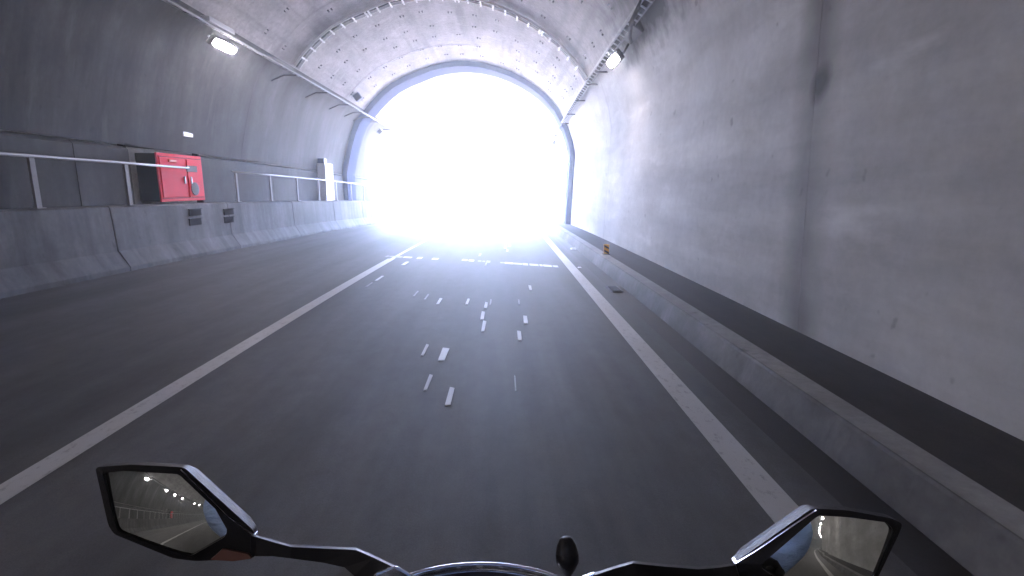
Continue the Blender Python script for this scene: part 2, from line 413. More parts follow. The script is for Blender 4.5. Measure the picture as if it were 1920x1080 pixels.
# ================================================================== ROAD, KERB, BARRIER, GROUND
ys = frange(Y0, Y1, 3) + frange(Y1+3, 42, 3) + frange(50, 420, 10)
mb = MB(); mb.sweep([(X, road_z(X)) for X in (-6.4, -4.3, -2.26, 0, 1.545)], ys); road = struct(mb.build('road', M['asphalt']))
mb = MB(); mb.sweep([(1.545, road_z(1.545)), (1.552, -1.434), (1.80, -1.432)], ys); struct(mb.build('gutter', M['gutter']))
mb = MB(); mb.sweep([(1.765, -1.50), (1.765, -1.428), (1.775, -1.39), (1.825, -1.245), (1.84, -1.232), (1.995, -1.228), (2.0, -1.5)], frange(Y0, Y1, 2.0) + frange(Y1+2, 60, 3), closed=True)
kerb = struct(mb.build('kerb', M['kerb'], bevel=.006))
mb = MB(); mb.sweep([(1.842, -1.2275), (1.993, -1.2235)], frange(Y0, Y1, 2.0)); mb.build('kerb_cap', M['kerb_cap'], kerb)
mb = MB(); mb.sweep([(1.99, -1.236), (2.7, -1.236)], frange(Y0, Y1, 3) + frange(Y1+3, 60, 3)); struct(mb.build('walkway', M['walk']))
mb = MB(); gy = frange(-260, 27, 20) + frange(30, 60, 5) + frange(70, 110, 10) + frange(140, 920, 60)
b = 0
for y in gy:
    for X in (-500, -250, -100, -40, -12, -6.6, 2.6, 12, 40, 100, 250, 500): mb.v.append(tuple(W(X, y, -1.72)))
for k in range(len(gy)-1):
    for j in range(11): a = k*12+j; mb.f.append((a, a+1, a+13, a+12))
struct(mb.build('ground', M['ground']))
hill = MB()                                  # the slope the tunnel runs under
for k, y in enumerate(frange(28.6, -260, 18)):
    for j, X in enumerate(frange(-140, 140, 20)):
        hgt = max(0, min(1, (28.6-y)/60))*26*(1-abs(X)/170)+9.2*max(0, 1-abs(X)/60)-1.9
        hill.v.append((X+off(y)[0]-2, y, hgt+random.uniform(-.3, .3)))
nx = len(frange(-140, 140, 20)); ny = len(frange(28.6, -260, 18))
for k in range(ny-1):
    for j in range(nx-1): a = k*nx+j; hill.f.append((a, a+1, a+nx+1, a+nx))
M['grass'] = plain('hill_grass', (.07, .10, .035), .9, var=.5, sc=.8)

# lane lines: thin sheets on the road
def strip(name, X0_, X1_, a, b, m, parent=road, lift=.004):
    mb = MB(); mb.sweep([(X0_, road_z(X0_)+lift), (X1_, road_z(X1_)+lift)], frange(a, b, 1.0)); return mb.build(name, m, parent)
o = strip('lane_line', -2.335, -2.19, -120, 10.7, M['line']); o['label'] = 'broad near part of the left lane line'
o = strip('lane_line', -2.29, -2.205, 10.7, 70, M['line']); o['label'] = 'thin far part of the left lane line'
o = strip('lane_line', 1.165, 1.335, -120, 70, M['line']); o['label'] = 'solid line on the right of the lane'
# worn cross stripe and paint flecks
for (X0_, X1_, ya, yb) in ((-2.46, -1.35, 11.1, 10.72), (-.84, .95, 10.62, 9.82)):
    X = X0_
    while X < X1_:
        wd = random.uniform(.05, .2); t = (X-X0_)/(X1_-X0_); yc = ya+(yb-ya)*t; t2 = (X+wd-X0_)/(X1_-X0_); yd = ya+(yb-ya)*t2
        hh = random.uniform(.10, .16)
        if random.random() < .9:
            mb = MB(); z = .006
            mb.quad(W(X, yc-hh, road_z(X)+z), W(X+wd, yd-hh, road_z(X+wd)+z), W(X+wd, yd+hh, road_z(X+wd)+z), W(X, yc+hh, road_z(X)+z))
            mb.build('stripe_patch', M[('fleck', 'line', 'faint')[random.randrange(3)]], road)
        X += wd+random.uniform(.004, .03)
FL = [(832, 665, 15, 24), (797, 657, 6, 22), (803, 718, 7, 30), (844, 744, 10, 34), (907, 612, 7, 20), (905, 592, 7, 15), (911, 573, 6, 12), (877, 566, 5, 11), (824, 565, 5, 11),
      (985, 600, 8, 15), (974, 630, 8, 18), (994, 540, 5, 9), (973, 567, 3, 10), (800, 557, 3, 10), (780, 551, 3, 10), (911, 496, 3, 6), (948, 463, 5, 5), (956, 461, 4, 4),
      (760, 494, 6, 6), (712, 522, 5, 9), (693, 534, 4, 8), (966, 720, 3, 30), (920, 567, 3, 11), (951, 470, 4, 4), (900, 478, 4, 5)]
def on_road(px, py):
    r = ray(px, py); lo, hi = .5, 60.
    for _ in range(50):
        y = (lo+hi)/2; p = CAM+r*(y/r.y); ox, oz = off(y)
        if p.z-oz-H > road_z(p.x-ox): lo = y
        else: hi = y
    p = CAM+r*(lo/r.y); return p.x-off(lo)[0], lo
for (px, py, wpx, hpx) in FL:
    Xa, ya = on_road(px, py+hpx/2); Xb, yb = on_road(px, py-hpx/2); Xm, ym = on_road(px, py)
    wd = wpx*ym/FPX; mb = MB(); mid = (Xa+Xb)/2; A = []; ly = (yb-ya)
    for (dx, yy) in ((-.5, ya), (.45, ya+.03*ly), (.5, yb-.06*ly), (-.42, yb)):
        A.append((mid+dx*wd+random.uniform(-.08, .08)*wd, yy))
    lo = [W(X, y, road_z(X)+.001) for X, y in A]; hi = [W(X, y, road_z(X)+.007) for X, y in A]
    mb.hexa(lo+hi); mb.build('paint_fleck', M['fleck' if wpx > 4 else 'faint'], road)

# left barrier in sections
barrier = thing('barrier', 'stained concrete safety barrier with a sloped foot along the left wall', 'barrier', W(-6.3, 5, -1.3))
BP = [(-6.20, -1.45), (-6.20, -1.235), (-6.33, -1.016), (-6.36, -.98), (-6.40, -.29), (-6.425, -.262), (-6.72, -.258), (-6.72, -1.45)]
BP = [(X+.14, z) for X, z in BP]
sec = [Y0] + frange(-60, Y1-.2, 3.6)
for a, b in zip(sec[:-1], sec[1:]):
    mb = MB(); mb.sweep(BP, frange(a+.008, b-.008, 1.8), closed=True); mb.build('barrier_section', M['barrier'], barrier, bevel=.012)
BX = -6.235
for (yy, z, ln) in ((11.0, -.44, .42), (10.97, -.63, .42), (12.3, -.47, .42), (12.28, -.65, .40)):
    mb = MB(); p = W(BX+.006, yy, z); mb.box(p, (.02, ln, .125)); o = mb.build('slot_plate', M['niche'], barrier, bevel=.004)
    mb = MB(); mb.box(p+Vector((.006, 0, .068)), (.034, ln+.03, .010)); mb.build('lip', M['niche'], o)

# ================================================================== HANDRAILS
def handrail(a, b, label, first):
    t = thing('handrail', label, 'handrail', W(-6.29, a, -.262), 'handrails on the left barrier')
    mb = MB(); mb.tube([W(-6.29, y, .437) for y in frange(a, b, 2)], .022, 8); mb.build('rail', M['steel'], t, smooth=True)
    pm = MB(); pm.box((0, 0, .335), (.035, .085, .67)); pm.box((0, 0, .006), (.09, .15, .012)); me = pm.mesh('post', M['post'])
    y = first
    while y < b:
        if not (9.6 < y < 11.3): obj('post', me, t, loc=W(-6.29, y, -.258))
        y += 1.8
    return t
handrail(-95, 11.05, 'long grey handrail from the left edge to the red cabinet', -93.35)
handrail(12.75, 26.6, 'pale handrail beyond the red cabinet towards the tunnel mouth', 12.9)

# ================================================================== CABINETS AND SIGNS ON THE LEFT
def red_cabinet(y0, y1, label):
    zb, zt, xf = -.20, .68, -6.37
    t = thing('hydrant_cabinet', label, 'cabinet', W(-6.65, (y0+y1)/2, zb), 'red hydrant cabinets'); yc = (y0+y1)/2
    mb = MB(); mb.box(W(-6.67, yc, (zb+zt)/2), (.58, y1-y0, zt-zb)); mb.build('case', M['niche'], t, bevel=.012)  # near-black: the niche's shade on the case side is put into its colour
    mb = MB(); mb.box(W(xf-.005, yc, (zb+zt)/2), (.03, y1-y0+.02, zt-zb+.02)); mb.build('front_frame', M['red'], t, bevel=.006)
    for (a, b) in ((y0+.05, y0+.86), (y0+.90, y1-.05)):
        mb = MB(); mb.box(W(xf+.018, (a+b)/2, (zb+zt)/2), (.02, b-a, zt-zb-.14)); d = mb.build('door', M['red'], t, bevel=.006)
        mb = MB(); mb.box(W(xf+.032, a+.09 if a > yc-.3 else b-.09, .2), (.03, .03, .14)); mb.build('handle', M['steel'], d)
    for z in (zt-.055, zb+.055):
        mb = MB(); mb.box(W(xf+.013, yc, z), (.012, y1-y0-.06, .016)); mb.build('seam_strip', M['redd'], t)
    mb = MB(); mb.box(W(xf+.03, y0+.42, zt-.13), (.05, .24, .05)); mb.build('alarm_lamp', M['orange'], t, bevel=.012)
    mb = MB(); mb.lathe(W(xf+.018, y0+1.08, .03), (1, 0, 0), [(.13, 0), (.13, .03), (.10, .04), (.04, .05)], 24); mb.build('hose_valve', M['greyplate'], t)
    mb = MB(); mb.box(W(xf+.026, y0+1.06, .43), (.012, .36, .12)); mb.build('name_plate', M['greyplate'], t)
    return t
red_cabinet(10.19, 11.66, 'red steel hydrant cabinet in a dark niche of the left wall')
red_cabinet(-32.85, -31.35, 'red hydrant cabinet seen small in the left mirror')
t = thing('control_cabinet', 'tall white cabinet on the left ledge near the tunnel mouth', 'cabinet', W(-6.46, 19.5, -.26))
mb = MB(); mb.box(W(-6.44, 19.5, .39), (.27, .88, 1.28)); mb.build('case', M['white'], t, bevel=.01)
mb = MB(); mb.box(W(-6.30, 19.5, .55), (.012, .80, .86)); d = mb.build('door', M['white'], t, bevel=.004)
mb = MB(); mb.box(W(-6.287, 19.62, .60), (.02, .14, .05)); mb.build('handle', M['dark_steel'], d)
mb = MB(); mb.box(W(-6.30, 19.45, -.03), (.012, .5, .035)); mb.build('name_plate', M['greyplate'], t)
mb = MB(); mb.box(W(-6.44, 19.25, 1.11), (.22, .3, .16)); mb.build('junction_box', M['blue_box'], t, bevel=.01)
def plate(name, P, d, label, cat, m='white'):
    mb = MB(); mb.box(P, d); return tag(mb.build(name, M[m], bevel=.004), label, cat)
plate('wall_plate', W(-6.545, 11.6, 1.14), (.02, .34, .09), 'small pale plate on the dark wall above the red cabinet', 'plate')
# hourglass reflector on the right wall
mb = MB(); P = W(2.665, 10.38, .22); pts = [(-.1, .07), (.1, .07), (.055, 0), (.1, -.07), (-.1, -.07), (-.055, 0)]
mb.prism([P+Vector((0, a, b)) for a, b in pts], [P+Vector((-.02, a, b)) for a, b in pts]); tag(mb.build('wall_reflector', M['white']), 'small white waisted reflector on the right tunnel wall', 'reflector')
# yellow marker on the kerb
t = thing('kerb_marker', 'small yellow and black striped marker standing on the right kerb', 'marker', W(1.97, 10.15, -1.229))
P = W(1.97, 10.15, -1.13); mb = MB(); mb.box(P, (.10, .03, .19)); mb.build('plate', M['yellow'], t, bevel=.004)
mb = MB(); mb.box(W(1.97, 10.16, -1.222), (.14, .1, .014)); mb.build('foot', M['rubber'], t)
for z0 in (-.055, .035):
    mb = MB(); q = [(-.046, z0+.05), (-.046, z0+.015), (.046, z0-.035), (.046, z0)]
    mb.prism([P+Vector((a, -.016, b)) for a, b in q], [P+Vector((a, -.0185, b)) for a, b in q]); mb.build('stripe', M['rubber'], t)
# studs and drain covers along the gutter
def stud(X, y, label, sz=(.13, .16, .03)):
    t = thing('road_stud', label, 'road stud', W(X, y, -1.432)); mb = MB()
    a = [W(X+sx*sz[0]/2, y+sy*sz[1]/2, -1.432) for sx, sy in ((-1, -1), (1, -1), (1, 1), (-1, 1))]; b = [W(X+sx*sz[0]*.36, y+sy*sz[1]*.3, -1.432+sz[2]) for sx, sy in ((-1, -1), (1, -1), (1, 1), (-1, 1))]
    mb.hexa(a+b); mb.build('body', M['white'], t)
    mb = MB(); mb.box(W(X, y-sz[1]*.41, -1.432+sz[2]*.5), (sz[0]*.7, .006, sz[2]*.6)); mb.build('reflector', M['greyplate'], t)
stud(1.70, 13.15, 'small white stud at the foot of the right kerb')
stud(1.40, 9.7, 'low pale stud just right of the solid lane line', (.07, .12, .02))
t = thing('drain_cover', 'pale drain cover in the gutter beside the right kerb', 'drain cover', W(1.62, 7.5, -1.433))
mb = MB(); mb.box(W(1.60, 7.5, -1.424), (.17, .42, .014)); mb.build('frame', M['greyplate'], t)
for i in range(6):
    mb = MB(); mb.box(W(1.60, 7.33+i*.068, -1.414), (.13, .03, .01)); mb.build('slat', M['dark_steel'], t)

# ================================================================== CABLE TRAYS
def tray(line, a, b, tilt, label, brk, side, wid=.13, step=.30):
    t = thing('cable_tray', label, 'cable tray', W(line[0], a, line[1]), 'cable trays along the haunches')
    d = Vector((math.cos(tilt), math.sin(tilt)))
    for e in (-.5, .5):
        mb = MB(); mb.sweep([(line[0]+d.x*wid*e+q[0], line[1]+d.y*wid*e+q[1]) for q in ((-.004, -.018), (.004, -.018), (.004, .018), (-.004, .018))], frange(a, b, 2), closed=True)
        mb.build('side_rail', M['tray'], t)
    rm = MB(); rm.box((0, 0, 0), (wid*.96, .035, .02), Matrix.Rotation(-tilt, 3, 'Y')); me = rm.mesh('rung', M['steel'])
    ya = max(a, 4.0); y = ya
    while y < b: obj('rung', me, t, loc=W(line[0], y, line[1]-.012)); y += step
    for i, e in enumerate((-.28, -.1, .08, .26)):
        mb = MB(); mb.tube([W(line[0]+d.x*wid*e, y, line[1]+d.y*wid*e+.022+.006*math.sin(y*1.3+i)) for y in frange(a, b, 1.2)], .018+.004*(i % 2), 6); mb.build('cable', M['rubber'], t)
    for y in brk:
        mb = MB(); c = Vector(line); wallp = side(c); sg = 1 if wallp.x > c.x else -1; zl = c.y-.045-abs(d.y)*wid*.5
        mb.tube([W(c.x-sg*wid*.6, y, zl), W(c.x+sg*.24, y, zl)], .02, 6); mb.tube([W(c.x+sg*.225, y, zl+.01), W(wallp.x, y, wallp.y)], .02, 6)
        mb.build('bracket', M['dark_steel'], t)
    return t
BRL = [-120+6*i for i in range(21)] + [8.0, 14.6, 16.9, 19.0, 20.6, 21.7, 22.9, 25.2]
BRR = [-120+6*i for i in range(21)] + [8.2, 12.9, 14.3, 16.6, 19.2, 21.4, 22.2, 25.2]
tL = tray(TRL, -120, 26.2, R(-17), 'galvanised cable tray along the left haunch above the lamp', BRL, lambda c: Vector((-6.00, 2.80)))
tR = tray(TRR, -120, 26.2, R(-28), 'galvanised cable tray along the right haunch above the lamp', BRR, lambda c: Vector((2.50, 2.42)))
mb = MB(); mb.box(W(-5.40, 11.0, 3.07), (.16, .95, .09)); mb.build('junction_box', M['steel'], tL, bevel=.01)
mb = MB(); mb.box(W(2.33, 10.0, 2.74), (.20, .8, .2), Matrix.Rotation(R(35), 3, 'Y')); mb.build('junction_box', M['dark_steel'], tR, bevel=.015)
mb = MB(); mb.tube([W(2.12, 8.7, 2.82), W(2.08, 9.2, 2.66), W(2.16, 9.7, 2.56), W(2.28, 10.1, 2.58)], .035, 8); mb.tube([W(2.30, 10.4, 2.62), W(2.26, 10.6, 2.52), W(2.2, 10.8, 2.54)], .022, 8); mb.build('cable_loop', M['rubber'], tR, smooth=True)
# ladder tray arching over the vault
t = thing('cable_ladder', 'white-runged cable ladder arching across the vault ahead', 'cable ladder', W(-5.3, 15, 3.2))
inner = offset(arch, -.10); yL = 15.0; hw = .14
AL = [(-5.48, 3.22)] + [p for p in reversed(inner)][1:-1] + [(2.18, 2.93)]
seg = [0]
for p, q in zip(AL[:-1], AL[1:]): seg.append(seg[-1]+(Vector(q)-Vector(p)).length)
def on_AL(s):
    for i in range(len(AL)-1):
        if s <= seg[i+1]+1e-6:
            return Vector(AL[i]).lerp(Vector(AL[i+1]), (s-seg[i])/(seg[i+1]-seg[i])), (Vector(AL[i+1])-Vector(AL[i])).normalized()
for e in (-1, 1):
    mb = MB(); 
    rows = []
    for s in frange(0, seg[-1], .2):
        p, d = on_AL(s); n = Vector((-d.y, d.x))
        rows.append([W(p.x+n.x*b_, yL+e*hw+a_, p.y+n.y*b_) for a_, b_ in ((-.009, -.03), (.009, -.03), (.009, .03), (-.009, .03))])
    for r1, r2 in zip(rows[:-1], rows[1:]):
        i = len(mb.v); mb.v += [tuple(v) for v in r1+r2]
        mb.f += [(i+j, i+(j+1) % 4, i+4+(j+1) % 4, i+4+j) for j in range(4)]
    mb.build('side_rail', M['white_steel'], t)
mb = MB(); mb.sweep([], [])
for k, e in enumerate((-.08, -.035, .01, .055)):
    mb = MB(); mb.tube([W(on_AL(s)[0].x+on_AL(s)[1].y*-.03, yL+e, on_AL(s)[0].y+on_AL(s)[1].x*.03) for s in frange(0, seg[-1], .25)], .02, 6); mb.build('cable', M['rubber'], t)
rm = MB(); rm.box((0, 0, 0), (.04, hw*3.1, .016)); me = rm.mesh('rung', M['white_steel'])
s = .3; k = 0
while s < seg[-1]-.1:
    for ds in ((0, .09) if k % 7 == 6 else (0,)):
        p, d = on_AL(min(s+ds, seg[-1]-.02)); o = obj('rung', me, None, loc=W(p.x+d.y*.045, yL, p.y-d.x*.045)); o.rotation_euler = (0, -math.atan2(d.y, d.x), 0); adopt(o, t)
    s += .34; k += 1

# ================================================================== LAMPS
def make_lamp():
    r = thing('tunnel_lamp', '', 'lamp', (0, 0, 0))
    mb = MB(); mb.box((0, 0, .058), (.22, .96, .09)); mb.build('housing', M['dark_steel'], r, bevel=.03)
    mb = MB(); pts = []
    for k in range(20):
        g = 2*math.pi*k/20; c, s_ = math.cos(g), math.sin(g)
        pts.append((math.copysign(abs(c)**.6, c)*.085, math.copysign(abs(s_)**.6, s_)*.43))
    mb.prism([(a, b, .010) for a, b in pts], [(a*.86, b*.93, .003) for a, b in pts]); mb.build('diffuser', M['glow'], r)
    mb = MB(); mb.box((0, 0, .16), (.04, .8, .02)); mb.box((0, -.34, .13), (.05, .03, .08)); mb.box((0, .34, .13), (.05, .03, .08)); mb.build('bracket', M['steel'], r)
    return r
proto = make_lamp()
def place_lamp(first, loc, tilt, label, group):
    r = proto
    if not first:
        r = proto.copy(); C.objects.link(r)
        for ch in proto.children:
            c = ch.copy(); C.objects.link(c); c.parent = r
    r.location = loc; r.rotation_euler = (0, tilt, 0); r['label'] = label; r['group'] = group
    return r
G = 'lamps along the tunnel haunches'
place_lamp(True, W(-5.58, 11.55, 2.83), R(-47), 'lit oval lamp under the left cable tray', G)
place_lamp(False, W(2.14, 11.05, 2.47), R(52), 'lit oval lamp under the right cable tray', G)
for y, nm_ in ((-2.5, 'nearest'), (-9, 'second')):  # unseen lamps added to the row to brighten the near right wall and road
    place_lamp(False, W(-5.58, y, 2.78), R(-47), 'unseen lit lamp added under the left cable tray, '+nm_+' behind the rider', 'added lamps behind the rider')
ORD = ('topmost', 'second', 'third', 'fourth', 'fifth', 'sixth', 'seventh', 'eighth', 'ninth', 'tenth')
for k, y in enumerate((-17, -24.5, -29.5, -35.5, -50, -58, -69, -85, -96, -110)):
    place_lamp(False, W(-5.58, y, 2.78), R(-47), ORD[k]+' lit lamp from the top of the row reflected in the left mirror', 'lamps in the left mirror')
for k, y in enumerate((-17, -24.5, -31, -38, -46, -55, -66, -78, -92, -108)):
    place_lamp(False, W(2.14, y, 2.45), R(52), ORD[k]+' lit lamp from the top of the row reflected in the right mirror', 'lamps in the right mirror')
# devices on the trays
def device(P, size, label, m='blue_box', rot=0):
    t = thing('loudspeaker', label, 'loudspeaker', P, 'devices near the mouth'); Mx = Matrix.Rotation(rot, 3, 'Y')
    mb = MB(); mb.box(P, size, Mx); mb.build('case', M[m], t, bevel=.012)
    mb = MB(); mb.box(P-Vector((0, size[1]/2+.008, 0)), (size[0]*.8, .015, size[2]*.8), Mx); mb.build('grille', M['dark_steel'], t)
    mb = MB(); mb.box(P+Vector((0, .02, size[2]*.6)), (.05, .06, size[2]*.5), Mx); mb.build('bracket', M['steel'], t)
device(W(-5.32, 20.1, 3.38), (.24, .22, .24), 'small blue-grey box on the vault above the left cable tray', rot=R(-35))
device(W(-5.75, 25.0, 2.80), (.2, .5, .2), 'grey device hanging under the left cable tray past the ring', 'greyplate', R(-40))
device(W(2.06, 25.2, 2.35), (.2, .4, .2), 'grey device hanging under the right cable tray past the ring', 'greyplate', R(40))

# ================================================================== MOTORCYCLE
bike = thing('motorcycle', 'dark motorcycle at the bottom of the view with two angular mirrors and a round gauge', 'motorcycle', (0.02, .3, 0))
def smooth_poly(pts, n=6, keep=.35):         # round the corners of a pixel outline
    out = []; L_ = len(pts)
    for i in range(L_):
        p0, p1, p2 = Vector(pts[i-1]), Vector(pts[i]), Vector(pts[(i+1) % L_])
        ra = min(keep*(p0-p1).length, 9); rb = min(keep*(p2-p1).length, 9)
        a = p1+(p0-p1).normalized()*ra; b = p1+(p2-p1).normalized()*rb
        for k in range(n+1):
            t = k/n; out.append(tuple(a*(1-t)**2 + p1*2*t*(1-t) + b*t*t))
    return out
def dense(pts, st=5):
    out = []
    for p, q in zip(pts, pts[1:]+pts[:1]):
        p, q = Vector(p), Vector(q); k = max(1, int((q-p).length/st))
        out += [tuple(p.lerp(q, i/k)) for i in range(k)]
    return out
def build_mirror(outer_px, glass_px, vp_px, back, cpx, yd, Rc, label):
    P = at_y(cpx[0], cpx[1], yd)
    n = Vector((0, -1, 0))
    for _ in range(12):
        q = at_plane(vp_px[0], vp_px[1], P, n); i = (q-CAM).normalized(); nv = (Vector(back).normalized()-i).normalized()
        rho = (q-P); rho -= n*rho.dot(n); n = (nv - rho/Rc).normalized()
    t = obj('mirror', None, bike); t.empty_display_size = .02; t.location = P; t.matrix_parent_inverse = Matrix.Translation(-world_loc(bike)); t['label'] = label
    # glass, slightly convex
    gp = [at_plane(x, y, P, n) for x, y in dense(smooth_poly(glass_px), 6)]
    mb = MB(); rings = 10; m_ = len(gp); cen = sum(gp, Vector())/m_
    def dome(p):
        r = p-P; r -= n*r.dot(n); return p - n*(r.length_squared/(2*Rc)) + n*.003
    mb.v.append(tuple(dome(cen)))
    for k in range(1, rings+1):
        for p in gp: mb.v.append(tuple(dome(cen.lerp(p, k/rings))))
    for j in range(m_): mb.f.append((0, 1+j, 1+(j+1) % m_))
    for k in range(rings-1):
        for j in range(m_):
            a = 1+k*m_+j; b = 1+k*m_+(j+1) % m_; mb.f.append((a, a+m_, b+m_, b))
    mb.build('glass', M['mirror'], t, smooth=True)
    # housing: rim in front, tapering shell behind
    op = smooth_poly(outer_px); oc = Vector((sum(p[0] for p in op)/len(op), sum(p[1] for p in op)/len(op)))
    f0 = [at_plane(x, y, P, n) for x, y in op]; c0 = sum(f0, Vector())/len(f0)
    ringsH = [([c0.lerp(p, .93)+n*.0035 for p in f0]), f0, [c0.lerp(p, 1.0)-n*.018 for p in f0], [c0.lerp(p, .86)-n*.045 for p in f0], [c0.lerp(p, .5)-n*.062 for p in f0]]
    # inner edge of the rim meets the glass outline
    mb = MB(); k_ = len(f0)
    # project the glass outline by angle so that ring vertices correspond
    import bisect
    gpx = dense(smooth_poly(glass_px), 2)
    gc = Vector((sum(p[0] for p in gpx)/len(gpx), sum(p[1] for p in gpx)/len(gpx)))
    inner = []
    for x, y in op:
        bx, by = min(gpx, key=lambda g_: (g_[0]-x)**2+(g_[1]-y)**2); q = at_plane(bx, by, P, n); inner.append(q+n*.0005)
    rr = [[p - n*.03 for p in inner], [p+n*.004 for p in inner]] + ringsH[1:]
    for g_ in rr: mb.v += [tuple(p) for p in g_]
    for a in range(len(rr)-1):
        for j in range(k_):
            b = (j+1) % k_; mb.f.append((a*k_+j, a*k_+b, (a+1)*k_+b, (a+1)*k_+j))
    e = (len(rr)-1)*k_; mb.f.append(tuple(e+j for j in range(k_)))
    mb.build('housing', M['black'], t)
    return t, P, n
L_out = [(178, 876), (245, 871), (345, 876), (410, 935), (477, 996), (478, 1046), (430, 1049), (367, 1052), (325, 1047), (214, 1002), (203, 985)]
L_gl = [(196, 884), (212, 880), (337, 887), (427, 973), (427, 1003), (358, 1042), (224, 994), (203, 930), (196, 903)]
tl, PL, nL = build_mirror(L_out, L_gl, (396, 968), (-.0, -1, -.0), (312, 955), .66, .86, 'angular left mirror reflecting the lamps and handrail behind')
R_out = [(1523, 953), (1590, 957), (1673, 972), (1692, 982), (1688, 996), (1640, 1096), (1600, 1135), (1480, 1118), (1396, 1092), (1377, 1075), (1377, 1055)]
R_gl = [(1534, 964), (1545, 964), (1657, 975), (1672, 990), (1670, 1003), (1632, 1090), (1592, 1122), (1490, 1106), (1424, 1062), (1430, 1036)]
tr_, PR, nR = build_mirror(R_out, R_gl, (1504, 1020), (0, -1, 0), (1556, 1030), .60, .86, 'angular right mirror reflecting a blue sleeve and the right wall')
def trim(parent, inner, outer, P, n, dep):   # silver cap: a strip that leans back and up from the rim
    mb = MB(); A = [at_plane(x, y, P+n*.0046, n) for x, y in inner]; B = [at_plane(x, y, P-Vector((0, -dep, 0)), n) for x, y in outer]
    Cc = [p-n*.02 for p in A]
    for j in range(len(A)-1):
        mb.quad(A[j], A[j+1], B[j+1], B[j]); mb.quad(A[j], Cc[j], Cc[j+1], A[j+1])
        mb.quad(B[j], B[j+1], Cc[j+1], Cc[j])
    mb.build('silver_cap', M['silver'], parent)
trim(tl, [(338, 881), (384, 925), (428, 970), (476, 1005)], [(349, 876.5), (398, 920), (440, 957), (477.5, 994)], PL, nL, .03)
trim(tr_, [(1531, 957), (1470, 998), (1420, 1032), (1378, 1058)], [(1521, 953), (1460, 993), (1410, 1026), (1380, 1047)], PR, nR, .03)
# amber indicators in the underside
def indicator(parent, pts, P, n):
    mb = MB(); mb.prism([at_plane(x, y, P, n)+n*.0065 for x, y in pts], [at_plane(x, y, P, n)-n*.012 for x, y in pts]); mb.build('turn_signal', M['amber'], parent)
indicator(tl, [(398, 1046), (420, 1026), (468, 1036), (474, 1044), (440, 1049)], PL, nL)
indicator(tr_, [(1385, 1080), (1420, 1090), (1440, 1102), (1400, 1095)], PR, nR)
# stems
def stem(parent, top, bot, y_in, y_out, dep=.016):
    m_ = len(top); mb = MB(); F = []; Bk = []
    for k, (a, b) in enumerate(zip(top, bot)):
        y = y_out+(y_in-y_out)*k/(m_-1)
        pa, pb = at_y(a[0], a[1], y), at_y(b[0], b[1], y)
        ch = Vector((0, dep*.62, 0)); 
        r = [pa+Vector((0, -.000, -.0035)), at_y(a[0], a[1], y+dep*.62)+Vector((0, 0, 0)), at_y(a[0], a[1]+4, y+dep*1.5), at_y(b[0], b[1]-3, y+dep*1.5), pb]
        F.append(r)
    for k in range(m_-1):
        for j in range(5):
            mb.quad(F[k][j], F[k][(j+1) % 5], F[k+1][(j+1) % 5], F[k+1][j])
    mb.v += [tuple(p) for p in F[0]+F[-1]]; i = len(mb.v)-10; mb.f += [tuple(range(i, i+5)), tuple(range(i+5, i+10))]
    mb.build('stem', M['gloss'], parent)
stem(tl, [(470, 1000), (480, 1002.5), (512, 1012), (545, 1021), (606, 1024), (667, 1026.5), (700, 1041), (742, 1061)],
     [(470, 1043), (480, 1043), (512, 1043), (545, 1047), (606, 1055), (646, 1064), (664, 1080), (690, 1120)], .58, .66)
stem(tr_, [(1379, 1055.5), (1350, 1059.5), (1310, 1062.5), (1250, 1058), (1187, 1051.5), (1150, 1062), (1114, 1074)],
     [(1390, 1095), (1350, 1095), (1310, 1095), (1250, 1096), (1210, 1105), (1180, 1120), (1150, 1140)], .545, .60)
for nm_, pts in (('stem_base', [(741, 1059), (765, 1073), (800, 1100), (780, 1130), (690, 1130), (700, 1075)]), ('stem_base', [(1113, 1073), (1088, 1082), (1060, 1105), (1080, 1135), (1160, 1135), (1150, 1085)])):
    mb = MB(); mb.prism([at_y(x, y, .575) for x, y in pts], [at_y(x, y-2, .615) for x, y in pts]); mb.build(nm_, M['chrome'], bike, bevel=.004)
# round gauge with a bright rim, its top just in view
gc = at_y(902, 1190, .56); ax = (CAM + Vector((0, -.25, .25)) - gc).normalized(); ax = (ax*.75+Vector((0, -.1, .6))).normalized()
top = at_y(898, 1054, .60)
rad = 0.105
v_ = Vector((0, 1, 0)); v_ = (v_-ax*v_.dot(ax)).normalized(); gc = top - v_*rad
gauge = obj('gauge', None, bike, loc=gc); gauge['label'] = 'round gauge under a curved clear shield'
mb = MB(); mb.lathe(gc-ax*.05, ax, [(rad*.86, 0), (rad*.97, .025), (rad, .045), (rad*.985, .055), (rad*.955, .06), (rad*.93, .057), (rad*.90, .045)], 64); mb.build('rim', M['chrome'], gauge, smooth=True)
mb = MB(); mb.lathe(gc-ax*.012, ax, [(rad*.905, 0), (rad*.905, .0085)], 48); mb.build('face', M['dial'], gauge)
mb = MB(); mb.lathe(gc-ax*.006, ax, [(rad*.80, .002), (rad*.80, .006)], 48); mb.build('dial_ring', M['white'], gauge)
mb = MB(); mb.lathe(gc-ax*.006, ax, [(rad*.755, .003), (rad*.755, .0075)], 48); mb.build('dial', M['dial'], gauge)
u_ = ax.cross(v_); gauge.scale = (1.75, 1, 1)
for k in range(25):
    g_ = R(-130+k*260/24); d_ = v_*math.cos(g_)+u_*math.sin(g_); ln = .014 if k % 3 == 0 else .007
    mb = MB(); c_ = gc+d_*(rad*.745-ln/2)+ax*.002; Mx = Matrix((d_.cross(ax), d_, ax)).transposed()
    mb.box(c_, (.004 if k % 3 == 0 else .002, ln, .002), Mx); mb.build('tick', M['white'], gauge)
